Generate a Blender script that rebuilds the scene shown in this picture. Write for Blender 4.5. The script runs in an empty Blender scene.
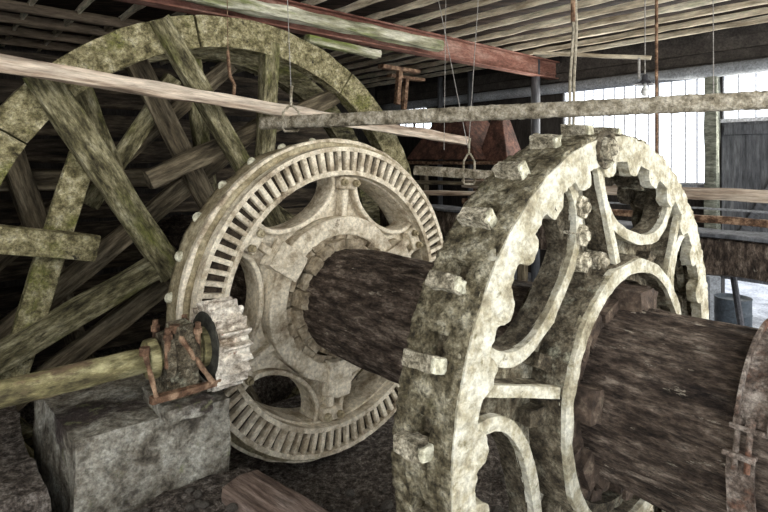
import bpy, bmesh, math, random
from math import sin, cos, pi, radians as R
from mathutils import Vector, Matrix, noise
random.seed(7)
scene = bpy.context.scene
COL = scene.collection

# ------------------------------------------------------------------ camera
EYE = 2.0
FPX, HZ = 531.1, 160.8
cd = bpy.data.cameras.new('camera'); cam = bpy.data.objects.new('camera', cd); COL.objects.link(cam)
cam.location = (0, 0, EYE); cam.rotation_euler = (pi/2, 0, 0)
cd.sensor_width = 36; cd.lens = FPX/768*36; cd.shift_y = (HZ-256)/768
cd.clip_start = .05; cd.clip_end = 200
scene.camera = cam
scene.view_settings.view_transform = 'Standard'; scene.view_settings.look = 'None'
scene.view_settings.gamma = 1; scene.view_settings.use_curve_mapping = False
scene.view_settings.exposure = 0.2

# ------------------------------------------------------------------ frame of the building (axle direction DV, crosswise EV)
TH = .717
DV = Vector((sin(TH), -cos(TH), 0)); EV = Vector((cos(TH), sin(TH), 0)); UP = Vector((0, 0, 1))
CM = Vector((-.26, 3.49, EYE-.904))
LB = 1.827                                    # distance between the two iron wheels
def P(e, z, s):                               # crosswise, world height, along the axle
    v = CM + EV*e + DV*s; v.z = z; return v
FRAME = Matrix(((EV.x, 0, DV.x, CM.x), (EV.y, 0, DV.y, CM.y), (0, 1, 0, CM.z), (0, 0, 0, 1)))
WALL_E = 5.83

# ------------------------------------------------------------------ world and lights
w = bpy.data.worlds.new('World'); scene.world = w; w.use_nodes = True
bg = w.node_tree.nodes['Background']; bg.inputs[0].default_value = (.93, .96, 1, 1); bg.inputs[1].default_value = 2.6
def area(name, loc, tgt, sx, sy, power, col=(1, 1, 1)):
    ld = bpy.data.lights.new(name, 'AREA'); ld.shape = 'RECTANGLE'; ld.size = sx; ld.size_y = sy; ld.energy = power; ld.color = col
    o = bpy.data.objects.new(name, ld); COL.objects.link(o); o.location = loc
    o.rotation_euler = (Vector(tgt)-Vector(loc)).to_track_quat('-Z', 'Y').to_euler(); return o
area('front_fill_light', P(1.8, 3.0, 5.6), P(0, 1.8, 0), 2.6, 1.3, 135, (1, .94, .83))  # soft area light added behind the camera at the room's open end
area('window_daylight', P(WALL_E-.25, 2.5, -.5), P(0, 2.3, .2), 3.6, 1.3, 110, (1, .97, .90))
area('left_fill_light', P(-3.4, 2.9, 2.2), P(-.6, 1.6, -1.6), 1.4, .8, 26, (1, .93, .80))  # fill light added at the left to brighten the timber wheel

# ------------------------------------------------------------------ materials
def mat(name, cols, scale=5, stretch=(1, 1, 1), bump=.5, bdist=.01, rough=.85, metal=0, patch=None, fine=40, grit=.5, emis=None):
    m = bpy.data.materials.new(name); m.use_nodes = True; nt = m.node_tree; N = nt.nodes; K = nt.links
    b = N['Principled BSDF']; b.inputs['Roughness'].default_value = rough; b.inputs['Metallic'].default_value = metal
    b.inputs['Specular IOR Level'].default_value = .25
    tc = N.new('ShaderNodeTexCoord'); oi = N.new('ShaderNodeObjectInfo'); mp = N.new('ShaderNodeMapping'); mp.inputs['Scale'].default_value = stretch
    mul = N.new('ShaderNodeVectorMath'); mul.operation = 'SCALE'; mul.inputs[0].default_value = (17, 9, 5); K.new(oi.outputs['Random'], mul.inputs['Scale'])
    add = N.new('ShaderNodeVectorMath'); K.new(tc.outputs['Object'], add.inputs[0]); K.new(mul.outputs[0], add.inputs[1]); K.new(add.outputs[0], mp.inputs[0])
    n1 = N.new('ShaderNodeTexNoise'); n1.inputs['Scale'].default_value = scale; n1.inputs['Detail'].default_value = 9; n1.inputs['Roughness'].default_value = .68
    K.new(mp.outputs[0], n1.inputs['Vector'])
    r = N.new('ShaderNodeValToRGB'); cr = r.color_ramp
    while len(cr.elements) < len(cols): cr.elements.new(.5)
    for el, (p, c) in zip(cr.elements, cols): el.position = p; el.color = (*c, 1)
    K.new(n1.outputs['Fac'], r.inputs[0]); out = r.outputs[0]
    for (pc, ps, lo, hi) in (patch or []):
        n2 = N.new('ShaderNodeTexNoise'); n2.inputs['Scale'].default_value = ps; n2.inputs['Detail'].default_value = 7; n2.inputs['Roughness'].default_value = .7
        K.new(mp.outputs[0], n2.inputs['Vector'])
        mr = N.new('ShaderNodeMapRange'); mr.inputs['From Min'].default_value = lo; mr.inputs['From Max'].default_value = hi; K.new(n2.outputs['Fac'], mr.inputs['Value'])
        mx = N.new('ShaderNodeMix'); mx.data_type = 'RGBA'; K.new(mr.outputs[0], mx.inputs['Factor']); K.new(out, mx.inputs['A']); mx.inputs['B'].default_value = (*pc, 1)
        out = mx.outputs['Result']
    # fine grit: many small light and dark grains over the base colour
    g1 = N.new('ShaderNodeTexNoise'); g1.inputs['Scale'].default_value = fine*.9; g1.inputs['Detail'].default_value = 5; g1.inputs['Roughness'].default_value = .75
    K.new(mp.outputs[0], g1.inputs['Vector']); g2 = N.new('ShaderNodeMapRange'); g2.inputs['From Min'].default_value = .33; g2.inputs['From Max'].default_value = .67
    g2.inputs['To Min'].default_value = 1-grit; g2.inputs['To Max'].default_value = 1+grit*.75; K.new(g1.outputs['Fac'], g2.inputs['Value'])
    g3 = N.new('ShaderNodeVectorMath'); g3.operation = 'SCALE'; K.new(out, g3.inputs[0]); K.new(g2.outputs[0], g3.inputs['Scale']); out = g3.outputs[0]
    K.new(out, b.inputs['Base Color'])
    if bump:
        n3 = N.new('ShaderNodeTexNoise'); n3.inputs['Scale'].default_value = fine; n3.inputs['Detail'].default_value = 6; n3.inputs['Roughness'].default_value = .7
        K.new(mp.outputs[0], n3.inputs['Vector'])
        sm = N.new('ShaderNodeMath'); sm.operation = 'MULTIPLY_ADD'; K.new(n1.outputs['Fac'], sm.inputs[0]); sm.inputs[1].default_value = 1.5; K.new(n3.outputs['Fac'], sm.inputs[2])
        bp = N.new('ShaderNodeBump'); bp.inputs['Strength'].default_value = bump; bp.inputs['Distance'].default_value = bdist
        K.new(sm.outputs[0], bp.inputs['Height']); K.new(bp.outputs[0], b.inputs['Normal'])
    if emis: b.inputs['Emission Color'].default_value = (*emis[0], 1); b.inputs['Emission Strength'].default_value = emis[1]
    return m
G = (.15, 1, 1); GZ = (1, 1, .13)
M = {}
M['cream'] = mat('dusty_cream_iron', [(.30, (.13, .09, .055)), (.42, (.40, .335, .235)), (.56, (.70, .63, .49))], 6, bump=.7, bdist=.008, fine=50, grit=.4, patch=[((.10, .075, .05), 9, .62, .72)])
M['creamrim'] = mat('ochre_dusty_rim', [(.3, (.13, .10, .055)), (.5, (.30, .25, .15)), (.7, (.48, .43, .30))], 6, bump=.6, bdist=.012)
M['pegside'] = mat('grey_brown_peg', [(.34, (.10, .085, .055)), (.46, (.28, .245, .17)), (.6, (.55, .50, .38))], 18, bump=1, bdist=.012, grit=.7, fine=80)
M['strap'] = mat('pitted_iron_strap', [(.34, (.05, .035, .026)), (.48, (.15, .115, .09)), (.64, (.36, .31, .26))], 18, bump=1, bdist=.01, grit=.7, fine=90, patch=[((.16, .08, .05), 7, .52, .64)])
M['partition'] = mat('shaded_partition_boards', [(.36, (.008, .006, .004)), (.5, (.04, .03, .02)), (.68, (.15, .12, .08))], 10, G, bump=.8, bdist=.012, grit=.6)  # old timber tones darkened to paint in the dimness behind the wheel
M['webpale'] = mat('pale_patched_iron', [(.32, (.03, .022, .013)), (.43, (.15, .12, .075)), (.53, (.36, .32, .22)), (.66, (.66, .62, .49))], 9, bump=1, bdist=.025, fine=70, grit=.7)
M['hopper'] = mat('dark_red_rusted_sheet', [(.34, (.03, .018, .013)), (.5, (.085, .042, .03)), (.68, (.18, .085, .06))], 8, bump=.4)
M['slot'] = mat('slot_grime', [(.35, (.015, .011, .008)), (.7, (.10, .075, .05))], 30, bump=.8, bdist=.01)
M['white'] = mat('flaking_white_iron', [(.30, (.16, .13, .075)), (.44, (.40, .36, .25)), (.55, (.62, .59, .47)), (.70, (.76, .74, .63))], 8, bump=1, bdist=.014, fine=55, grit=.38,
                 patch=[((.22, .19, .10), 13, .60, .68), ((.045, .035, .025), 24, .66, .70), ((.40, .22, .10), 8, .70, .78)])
M['band'] = mat('mossy_crusted_rim', [(.34, (.025, .02, .011)), (.44, (.14, .115, .065)), (.54, (.32, .28, .18)), (.64, (.60, .55, .40))], 14, bump=1, bdist=.03, fine=70, grit=.8,
                patch=[((.14, .13, .05), 3, .58, .70)])
M['web'] = mat('brown_crusted_iron', [(.32, (.02, .015, .009)), (.46, (.11, .088, .055)), (.58, (.24, .205, .14)), (.7, (.45, .41, .30))], 15, bump=1, bdist=.025, fine=80, grit=.8, patch=[((.42, .41, .30), 4, .60, .68)])
M['moss'] = mat('mossy_timber', [(.32, (.022, .018, .010)), (.46, (.13, .115, .058)), (.58, (.30, .27, .16)), (.72, (.56, .52, .37))], 14, (.3, 1, 1), bump=1, bdist=.02, fine=60, grit=.7, patch=[((.15, .155, .045), 4, .54, .68), ((.03, .025, .015), 9, .60, .68)])
M['mossring'] = mat('mossy_felloe', [(.32, (.045, .038, .018)), (.44, (.19, .165, .08)), (.56, (.40, .355, .20)), (.70, (.66, .61, .43))], 12, bump=1, bdist=.02, fine=60, grit=.7, patch=[((.19, .19, .055), 3.2, .54, .66), ((.05, .045, .03), 14, .60, .68)])
M['plank'] = mat('reddish_weathered_timber', [(.34, (.06, .038, .028)), (.5, (.20, .145, .115)), (.68, (.40, .32, .27))], 16, G, bump=1, bdist=.012, grit=.5)
M['darkwood'] = mat('dark_old_timber', [(.34, (.02, .015, .009)), (.5, (.11, .088, .055)), (.68, (.27, .225, .15))], 14, G, bump=1, bdist=.015, grit=.6)
M['shaft'] = mat('split_brown_axle', [(.32, (.012, .008, .005)), (.45, (.065, .045, .032)), (.57, (.16, .12, .09)), (.70, (.40, .33, .26))], 24, (1, 1, .32), bump=1, bdist=.03, fine=110, grit=.75, patch=[((.02, .013, .01), 5, .60, .70), ((.24, .19, .145), 6, .58, .70), ((.46, .40, .31), 30, .62, .68)])
M['wedge'] = mat('pale_wedge_wood', [(.3, (.09, .065, .04)), (.5, (.30, .245, .165)), (.7, (.50, .44, .33))], 12, bump=.7, bdist=.01)
M['wedgedark'] = mat('dark_packing_wood', [(.3, (.02, .014, .01)), (.55, (.10, .07, .05)), (.75, (.30, .24, .17))], 14, bump=1, bdist=.015)
M['pegend'] = mat('pale_peg_end', [(.3, (.30, .27, .17)), (.6, (.62, .60, .46))], 18, bump=.5)
M['rail'] = mat('pale_bleached_pole', [(.34, (.13, .085, .055)), (.46, (.38, .295, .22)), (.62, (.64, .55, .44))], 12, (.08, 1, 1), bump=.7, bdist=.008)
M['lump'] = mat('crusted_bar', [(.32, (.08, .065, .04)), (.46, (.34, .295, .21)), (.62, (.66, .60, .48))], 14, bump=1, bdist=.02, fine=70)
M['rust'] = mat('rust_brown', [(.34, (.035, .02, .012)), (.48, (.13, .072, .042)), (.62, (.33, .22, .14))], 14, bump=.8, bdist=.006)
M['beamred'] = mat('red_lead_steel', [(.3, (.10, .040, .028)), (.5, (.22, .10, .072)), (.72, (.38, .24, .19))], 5, (.3, 1, 1), bump=.4, bdist=.004, patch=[((.09, .04, .03), 7, .58, .68)])
M['mossbeam'] = mat('white_mossy_timber', [(.3, (.08, .075, .045)), (.47, (.30, .29, .19)), (.62, (.62, .60, .48))], 7, G, bump=.8, bdist=.012, patch=[((.16, .19, .05), 4, .52, .62)])
M['joist'] = mat('pale_joist', [(.34, (.25, .19, .12)), (.48, (.62, .54, .40)), (.64, (.86, .80, .63))], 6, G, bump=.5, bdist=.008, patch=[((.20, .23, .10), 3, .58, .68)])  # pale tan timber with greenish patches
M['joistbrown'] = mat('brown_purlin', [(.3, (.06, .045, .03)), (.55, (.20, .155, .11)), (.75, (.34, .28, .20))], 8, G, bump=.5, bdist=.008)
M['roof'] = mat('dark_roof_boards', [(.36, (.012, .008, .005)), (.5, (.035, .023, .016)), (.66, (.09, .062, .045))], 9, (.2, 1, 1), bump=.5)
M['wall'] = mat('dark_plank_wall', [(.3, (.012, .010, .009)), (.6, (.04, .035, .03)), (.8, (.09, .08, .07))], 5, (1, 1, .2), bump=.6)
M['wallboard'] = mat('grey_brown_fascia', [(.3, (.03, .025, .022)), (.6, (.085, .075, .065)), (.8, (.17, .15, .13))], 4, bump=.5)
M['door'] = mat('weathered_grey_boards', [(.3, (.05, .052, .056)), (.55, (.115, .12, .13)), (.75, (.20, .205, .21))], 10, (1, 1, .12), bump=.5)
M['post'] = mat('grey_green_post', [(.3, (.07, .075, .055)), (.55, (.19, .20, .16)), (.75, (.34, .34, .29))], 9, (1, 1, .2), bump=.6)
M['pipe'] = mat('grey_painted_pipe', [(.3, (.17, .18, .19)), (.7, (.33, .35, .37))], 5, bump=.2)
M['stone'] = mat('stained_concrete', [(.32, (.04, .033, .024)), (.44, (.17, .15, .115)), (.56, (.36, .34, .28)), (.70, (.62, .60, .53))], 7, bump=1, grit=.6, fine=50, bdist=.02, patch=[((.06, .045, .04), 3, .53, .62), ((.24, .25, .13), 6, .60, .70)])
M['ground'] = mat('rubble_earth', [(.34, (.03, .024, .018)), (.48, (.13, .105, .085)), (.58, (.28, .24, .20)), (.7, (.50, .45, .40))], 26, grit=.8, fine=90, bump=1, bdist=.05)
M['rubble'] = mat('rubble_stone', [(.3, (.05, .042, .035)), (.6, (.17, .15, .125)), (.8, (.33, .31, .28))], 9, bump=.8, bdist=.02)
M['shaftgreen'] = mat('lichen_green_iron', [(.34, (.035, .028, .014)), (.48, (.15, .13, .06)), (.62, (.36, .33, .18))], 11, (.4, 1, 1), bump=.7, bdist=.008, patch=[((.12, .085, .05), 8, .56, .64)])
M['pinion'] = mat('chalky_rusty_teeth', [(.34, (.20, .15, .10)), (.45, (.47, .41, .33)), (.6, (.74, .69, .59))], 9, bump=.6, bdist=.008, patch=[((.26, .10, .05), 16, .60, .68), ((.13, .11, .08), 6, .60, .70)])
M['black'] = mat('black_iron', [(.3, (.012, .012, .010)), (.7, (.06, .058, .045))], 9, bump=.5)  # near-black iron tone for the recessed pinion disc
M['barrel'] = mat('slate_blue_plastic', [(.3, (.035, .045, .055)), (.7, (.07, .085, .10))], 3, bump=.1, rough=.5)
M['wire'] = mat('dull_wire', [(.3, (.22, .21, .19)), (.7, (.42, .40, .37))], 9, bump=0)
M['rope'] = mat('tan_rope', [(.3, (.20, .17, .12)), (.7, (.45, .41, .32))], 40, bump=.6)
M['enamel'] = mat('dark_lamp_enamel', [(.3, (.03, .03, .035)), (.7, (.08, .08, .09))], 9, bump=.1, rough=.5)
M['floorpale'] = mat('pale_bluish_floor', [(.3, (.18, .19, .21)), (.5, (.42, .44, .48)), (.7, (.70, .72, .76))], 3, bump=.5, bdist=.01)  # mottled pale bluish floor tone
M['glassframe'] = mat('thin_glazing_bar', [(.3, (.6, .61, .63)), (.7, (.75, .77, .8))], 9, bump=0)
gm = bpy.data.materials.new('window_glass'); gm.use_nodes = True; gN = gm.node_tree.nodes; gb = gN['Principled BSDF']
gb.inputs['Base Color'].default_value = (.95, .97, 1, 1); gb.inputs['Roughness'].default_value = .12; gb.inputs['Transmission Weight'].default_value = 1; gb.inputs['IOR'].default_value = 1.02
_n = gN.new('ShaderNodeTexNoise'); _n.inputs['Scale'].default_value = 3; _r = gN.new('ShaderNodeMapRange'); _r.inputs['To Min'].default_value = .05; _r.inputs['To Max'].default_value = .25
gm.node_tree.links.new(_n.outputs['Fac'], _r.inputs['Value']); gm.node_tree.links.new(_r.outputs[0], gb.inputs['Roughness'])
M['glass'] = gm
bm_ = mat('bulb_glass', [(.3, (.7, .7, .68)), (.7, (.85, .85, .82))], 9, bump=0, rough=.15); M['bulb'] = bm_

# ------------------------------------------------------------------ builders
MW = {}
def link(o, parent=None, mw=None):
    COL.objects.link(o); mw = mw if mw is not None else Matrix.Identity(4); MW[o.name] = mw
    if parent is not None:
        o.parent = parent; o.matrix_basis = MW[parent.name].inverted() @ mw
    else: o.matrix_basis = mw
    return o
def tag(o, label=None, cat=None, group=None, kind=None):
    if label: o['label'] = label
    if cat: o['category'] = cat
    if group: o['group'] = group
    if kind: o['kind'] = kind
    return o
def thing(name, label, cat, mw, group=None):
    o = bpy.data.objects.new(name, None); o.empty_display_size = .1; link(o, None, mw); return tag(o, label, cat, group)
def obj(name, bm, m, parent=None, mw=None, smooth=False, bevel=0, bseg=1):
    bmesh.ops.recalc_face_normals(bm, faces=bm.faces[:])
    me = bpy.data.meshes.new(name); bm.to_mesh(me); bm.free(); me.materials.append(M[m])
    if smooth:
        for p in me.polygons: p.use_smooth = True
    o = bpy.data.objects.new(name, me); link(o, parent, mw if mw is not None else (MW[parent.name] if parent is not None else None))
    if bevel:
        b = o.modifiers.new('bevel', 'BEVEL'); b.width = bevel; b.segments = bseg; b.limit_method = 'ANGLE'; b.angle_limit = R(40)
    return o
def nz(v, f, seed=0): return noise.noise(Vector(v)*f + Vector((seed*3.1, seed*1.7, -seed*2.3)))
def fz(v, f, seed=0, o=4): return noise.fractal(Vector(v)*f + Vector((seed*3.1, seed*1.7, -seed*2.3)), .9, 2.1, o)
def rough(bm, amp, freq, seed=0, oct=4):
    bm.normal_update(); off = [(v, v.normal*amp*fz(v.co, freq, seed, oct)) for v in bm.verts]
    for v, d in off: v.co += d
def frame_z(a, b):
    z = (Vector(b)-Vector(a)).normalized(); x = z.orthogonal().normalized(); return x, z.cross(x), z
def cyl(bm, a, b, r, r2=None, seg=16, cap=True):
    a = Vector(a); b = Vector(b); r2 = r if r2 is None else r2; x, y, z = frame_z(a, b)
    A = [bm.verts.new(a+(x*cos(t)+y*sin(t))*r) for t in [2*pi*k/seg for k in range(seg)]]
    B = [bm.verts.new(b+(x*cos(t)+y*sin(t))*r2) for t in [2*pi*k/seg for k in range(seg)]]
    for k in range(seg): bm.faces.new((A[k], A[(k+1) % seg], B[(k+1) % seg], B[k]))
    if cap: bm.faces.new(A[::-1]); bm.faces.new(B)
def tube(bm, pts, r, seg=8, closed=False):
    pts = [Vector(p) for p in pts]; n = len(pts); rings = []; up = None
    for i, p in enumerate(pts):
        if closed: d = pts[(i+1) % n]-pts[i-1]
        else: d = pts[min(i+1, n-1)]-pts[max(i-1, 0)]
        d.normalize()
        if up is None: up = d.orthogonal().normalized()
        up = (up-d*up.dot(d)).normalized(); s = d.cross(up)
        rr = r[i] if isinstance(r, (list, tuple)) else r
        rings.append([bm.verts.new(p+(up*cos(t)+s*sin(t))*rr) for t in [2*pi*k/seg for k in range(seg)]])
    for i in range(n if closed else n-1):
        A, B = rings[i], rings[(i+1) % n]
        for k in range(seg): bm.faces.new((A[k], A[(k+1) % seg], B[(k+1) % seg], B[k]))
    if not closed: bm.faces.new(rings[0][::-1]); bm.faces.new(rings[-1])
def box(bm, c, size, rot=None):
    m = Matrix.Translation(c) @ (rot.to_4x4() if rot is not None else Matrix.Identity(4)) @ Matrix.Diagonal((*size, 1))
    return bmesh.ops.create_cube(bm, size=1, matrix=m)
def polar(r, a, z): return Vector((r*cos(a), r*sin(a), z))
def pbox(bm, r0, r1, a, wt, z0, z1):                     # box in the wheel frame, radial r0..r1 at angle a, tangential width wt
    rot = Matrix.Rotation(a, 3, 'Z'); box(bm, polar((r0+r1)/2, a, (z0+z1)/2), (r1-r0, wt, z1-z0), rot)
def ring(bm, rin, rout, z0, z1, n=180, a0=0, a1=2*pi, kr=1, kz=1):
    full = abs(a1-a0-2*pi) < 1e-6; cnt = n if full else n+1
    f = lambda v, a: v(a) if callable(v) else v
    prof = []
    for i in range(cnt):
        a = a0+(a1-a0)*i/n; ri, ro = f(rin, a), f(rout, a); row = []
        for k in range(kr): row.append((ri+(ro-ri)*k/kr, z1))
        for k in range(kz): row.append((ro, z1+(z0-z1)*k/kz))
        for k in range(kr): row.append((ro+(ri-ro)*k/kr, z0))
        for k in range(kz): row.append((ri, z0+(z1-z0)*k/kz))
        prof.append([bm.verts.new(polar(r, a, z)) for r, z in row])
    m = len(prof[0])
    for i in range(n):
        A, B = prof[i], prof[(i+1) % cnt]
        for k in range(m): bm.faces.new((A[k], A[(k+1) % m], B[(k+1) % m], B[k]))
    if not full: bm.faces.new(prof[0]); bm.faces.new(prof[-1][::-1])
def plate(bm, loops, z0, z1):
    es = []
    for lp in loops:
        vs = [bm.verts.new((x, y, z1)) for x, y in lp]; es += [bm.edges.new((vs[i], vs[(i+1) % len(vs)])) for i in range(len(vs))]
    fs = [f for f in bmesh.ops.triangle_fill(bm, edges=es, use_beauty=True)['geom'] if isinstance(f, bmesh.types.BMFace)]
    ex = bmesh.ops.extrude_face_region(bm, geom=fs)
    for v in ex['geom']:
        if isinstance(v, bmesh.types.BMVert): v.co.z = z0
def timber_mesh(L, wy, hz, amp=.006, seed=0, n=None, taper=1):
    bm = bmesh.new(); n = n or max(6, int(L/.06)); q = 4; rings = []
    for i in range(n+1):
        x = -L/2+L*i/n; tp = 1+(taper-1)*i/n; row = []
        pts = []
        for k in range(q): pts.append((-1+2*k/q, -1))
        for k in range(q): pts.append((1, -1+2*k/q))
        for k in range(q): pts.append((1-2*k/q, 1))
        for k in range(q): pts.append((-1, 1-2*k/q))
        for (a, b) in pts:
            c = .93 if abs(a) == 1 and abs(b) == 1 else 1
            y, z = a*c*wy/2*tp, b*c*hz/2*tp
            v = Vector((x, y, z)); g = Vector((x*1.5, y*9, z*9))
            v.y += amp*1.4*noise.noise(g*2+Vector((seed, 0, 0))); v.z += amp*1.4*noise.noise(g*2+Vector((0, seed, 7)))
            if i in (0, n): v.x += amp*1.5*noise.noise(g*4+Vector((0, 3, seed)))
            row.append(bm.verts.new(v))
        rings.append(row)
    m = len(rings[0])
    for i in range(n):
        for k in range(m): bm.faces.new((rings[i][k], rings[i][(k+1) % m], rings[i+1][(k+1) % m], rings[i+1][k]))
    bm.faces.new(rings[0][::-1]); bm.faces.new(rings[-1])
    return bm
_s = [0]
def timber(name, a, b, wy, hz, m, parent=None, up=UP, amp=.006, taper=1):
    a = Vector(a); b = Vector(b); x = (b-a).normalized(); z = (up-x*up.dot(x)).normalized(); y = z.cross(x); _s[0] += 1
    mw = Matrix(((x.x, y.x, z.x, 0), (x.y, y.y, z.y, 0), (x.z, y.z, z.z, 0), (0, 0, 0, 1))); mw.translation = (a+b)/2
    return obj(name, timber_mesh((b-a).length, wy, hz, amp, _s[0]*1.37, taper=taper), m, parent, mw)
def hexnut(bm, r, a, z0, h, rad, dome=True):
    c = polar(r, a, 0)
    cyl(bm, c+Vector((0, 0, z0)), c+Vector((0, 0, z0+h)), rad, rad*.92, 6)
    if dome: cyl(bm, c+Vector((0, 0, z0+h)), c+Vector((0, 0, z0+h+rad*.35)), rad*.5, rad*.42, 10)
def stone_mesh(rx, ry, rz, seed, sub=2, amp=.25):
    bm = bmesh.new(); bmesh.ops.create_icosphere(bm, subdivisions=sub, radius=1)
    for v in bm.verts:
        d = 1+amp*noise.noise(v.co*1.6+Vector((seed*5.1, seed, 0))); v.co = Vector((v.co.x*rx*d, v.co.y*ry*d, v.co.z*rz*d))
    return bm

# ------------------------------------------------------------------ the setting
def slab(name, corners, z0, z1, m, kind='structure'):
    bm = bmesh.new(); n = 1
    lo = [bm.verts.new(P(e, z0, s)) for e, s in corners]; hi = [bm.verts.new(P(e, z1, s)) for e, s in corners]; k = len(corners)
    bm.faces.new(lo[::-1]); bm.faces.new(hi)
    for i in range(k): bm.faces.new((lo[i], lo[(i+1) % k], hi[(i+1) % k], hi[i]))
    return tag(obj(name, bm, m), kind=kind)
# earth floor with the wheel pit left open; near part is a rough grid
def floor_mesh():
    bm = bmesh.new(); es = [-4.2+.1*i for i in range(101)]; ss = [-6.6+.1*i for i in range(107)]
    def inpit(e, s): return -2.5 < e < 2.3 and -2.4 < s < -1.15
    vs = {}
    for i, e in enumerate(es):
        for j, s in enumerate(ss):
            z = .012*fz((e, s, 0), 3, 1); near = max(0, 1-abs(e-.1)/1.6)*max(0, 1-abs(s-.7)/1.6); z += .05*near*fz((e, s, 1), 6, 2)
            if inpit(e, s): z = -1.25
            vs[i, j] = bm.verts.new(P(e, z, s))
    for i in range(100):
        for j in range(106): bm.faces.new((vs[i, j], vs[i+1, j], vs[i+1, j+1], vs[i, j+1]))
    return bm
tag(obj('floor', floor_mesh(), 'ground'), kind='structure')
slab('floor_paved', [(2.65, -3.0), (WALL_E+6, -3.0), (WALL_E+6, 3.9), (2.65, 3.9)], .02, .07, 'floorpale')
ZJ = EYE+1.63
slab('ceiling', [(-4.2, -6.6), (WALL_E+.2, -6.6), (WALL_E+.2, 3.6), (-4.2, 3.6)], ZJ+.19, ZJ+.24, 'roof')
slab('wall_back', [(-4.2, -6.7), (WALL_E+.2, -6.7), (WALL_E+.2, -6.6), (-4.2, -6.6)], -.1, ZJ+.2, 'wall')
slab('wall_left', [(-4.3, -6.7), (-4.2, -6.7), (-4.2, 1.2), (-4.3, 1.2)], -.1, ZJ+.2, 'wall')
# right wall, pieces around the openings; the big window s -1.85..2.6, arched window s -5.9..-4.8
WB, WT = EYE-.32, EYE+1.14
def wseg(name, s0, s1, z0, z1, m='wall', t=.12): return slab(name, [(WALL_E, s0), (WALL_E+t, s0), (WALL_E+t, s1), (WALL_E, s1)], z0, z1, m)
wseg('wall_right', -6.7, -5.88, -.1, ZJ+.2); wseg('wall_right', -4.80, -1.85, -.1, ZJ+.2)
wseg('wall_right', -5.88, -4.80, -.1, EYE+.60); wseg('wall_right', -5.88, -4.80, EYE+1.22, ZJ+.2)
wseg('wall_right', -1.85, .30, -.1, WB); wseg('wall_right', .30, .46, -.1, WT)
wseg('wall_right', -1.85, 3.6, WT, ZJ+.2, 'wallboard')
# fascia boards and a ledge above the window
for k, (z0, z1, dd) in enumerate([(EYE+1.30, EYE+1.42, .05), (EYE+1.44, EYE+1.60, .035)]):
    slab('trim_%d' % (k+1), [(WALL_E-dd, -6.5), (WALL_E-.005, -6.5), (WALL_E-.005, 3.6), (WALL_E-dd, 3.6)], z0, z1, 'wallboard')
slab('trim_3', [(WALL_E-.10, -1.85), (WALL_E-.005, -1.85), (WALL_E-.005, .30), (WALL_E-.10, .30)], WB-.06, WB, 'pipe')
# windows
def window(name, s0, s1, z0, z1, step, kind='structure'):
    mw = Matrix.Translation(P(WALL_E+.05, z0, (s0+s1)/2))
    t = bpy.data.objects.new(name, None); link(t, None, mw); tag(t, kind='structure')
    def fr(nm, a, b, c, d, t0, t1, m):
        bm = bmesh.new(); co = [P(e, z, s) for e in (WALL_E+t0, WALL_E+t1) for z in (c, d) for s in (a, b)]
        v = [bm.verts.new(p) for p in co]
        for f in ((0, 1, 3, 2), (4, 6, 7, 5), (0, 4, 5, 1), (2, 3, 7, 6), (0, 2, 6, 4), (1, 5, 7, 3)): bm.faces.new([v[i] for i in f])
        return obj(nm, bm, m, t, Matrix.Identity(4))
    fr('window_pane', s0, s1, z0, z1, .055, .062, 'glass')
    bm_s = s0
    k = 0
    while bm_s < s1+.001:
        fr('glazing_bar', bm_s-.008, bm_s+.008, z0, z1, .035, .052, 'glassframe'); bm_s += step*(1+.12*sin(k*2.1)); k += 1
    fr('window_frame', s0-.03, s1+.03, z1-.025, z1+.02, .0, .07, 'glassframe'); fr('window_frame', s0-.03, s1+.03, z0-.03, z0+.02, .0, .07, 'glassframe')
    return t
window('window_1', -1.83, .29, WB, WT, .165)
window('window_2', .47, 3.5, EYE+.53, WT, .17)
# arched window far down the wall
def arch_window():
    s0, s1, z0, z1 = -5.88, -4.80, EYE+.60, EYE+1.22; sc = (s0+s1)/2
    t = bpy.data.objects.new('window_3', None); link(t, None, Matrix.Translation(P(WALL_E+.05, z0, sc))); tag(t, kind='structure')
    g = bmesh.new(); v = [g.verts.new(P(WALL_E+.06, z, s)) for z, s in ((z0, s0), (z0, s1), (z1, s1), (z1, s0))]; g.faces.new(v)
    bmesh.ops.solidify(g, geom=g.faces[:], thickness=.006); obj('window_pane', g, 'glass', t, Matrix.Identity(4))
    g = bmesh.new()                                     # spandrels left and right of the arch
    for sgn in (-1, 1):
        pts = [(sc+sgn*.54, z1)]+[(sc+sgn*.54*cos(a), z0+.26+.36*sin(a)) for a in [pi/2*k/8 for k in range(8, -1, -1)]]
        f0 = [g.verts.new(P(WALL_E-.01, z, s)) for s, z in pts]; f1 = [g.verts.new(P(WALL_E+.05, z, s)) for s, z in pts]
        g.faces.new(f0); g.faces.new(f1[::-1])
        for i in range(len(pts)): j = (i+1) % len(pts); g.faces.new((f0[i], f0[j], f1[j], f1[i]))
    obj('window_frame', g, 'wall', t, Matrix.Identity(4))
    g = bmesh.new()
    for ds in (-.27, .27): tube(g, [P(WALL_E+.04, z0, sc+ds), P(WALL_E+.04, z1-.05, sc+ds)], .014, 4)
    for zz in (.27,): tube(g, [P(WALL_E+.04, z0+zz, s0), P(WALL_E+.04, z0+zz, s1)], .010, 4)
    tube(g, [P(WALL_E+.03, z0, sc), P(WALL_E+.03, z1, sc)], .03, 4)
    obj('glazing_bar', g, 'wallboard', t, Matrix.Identity(4))
arch_window()
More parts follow.
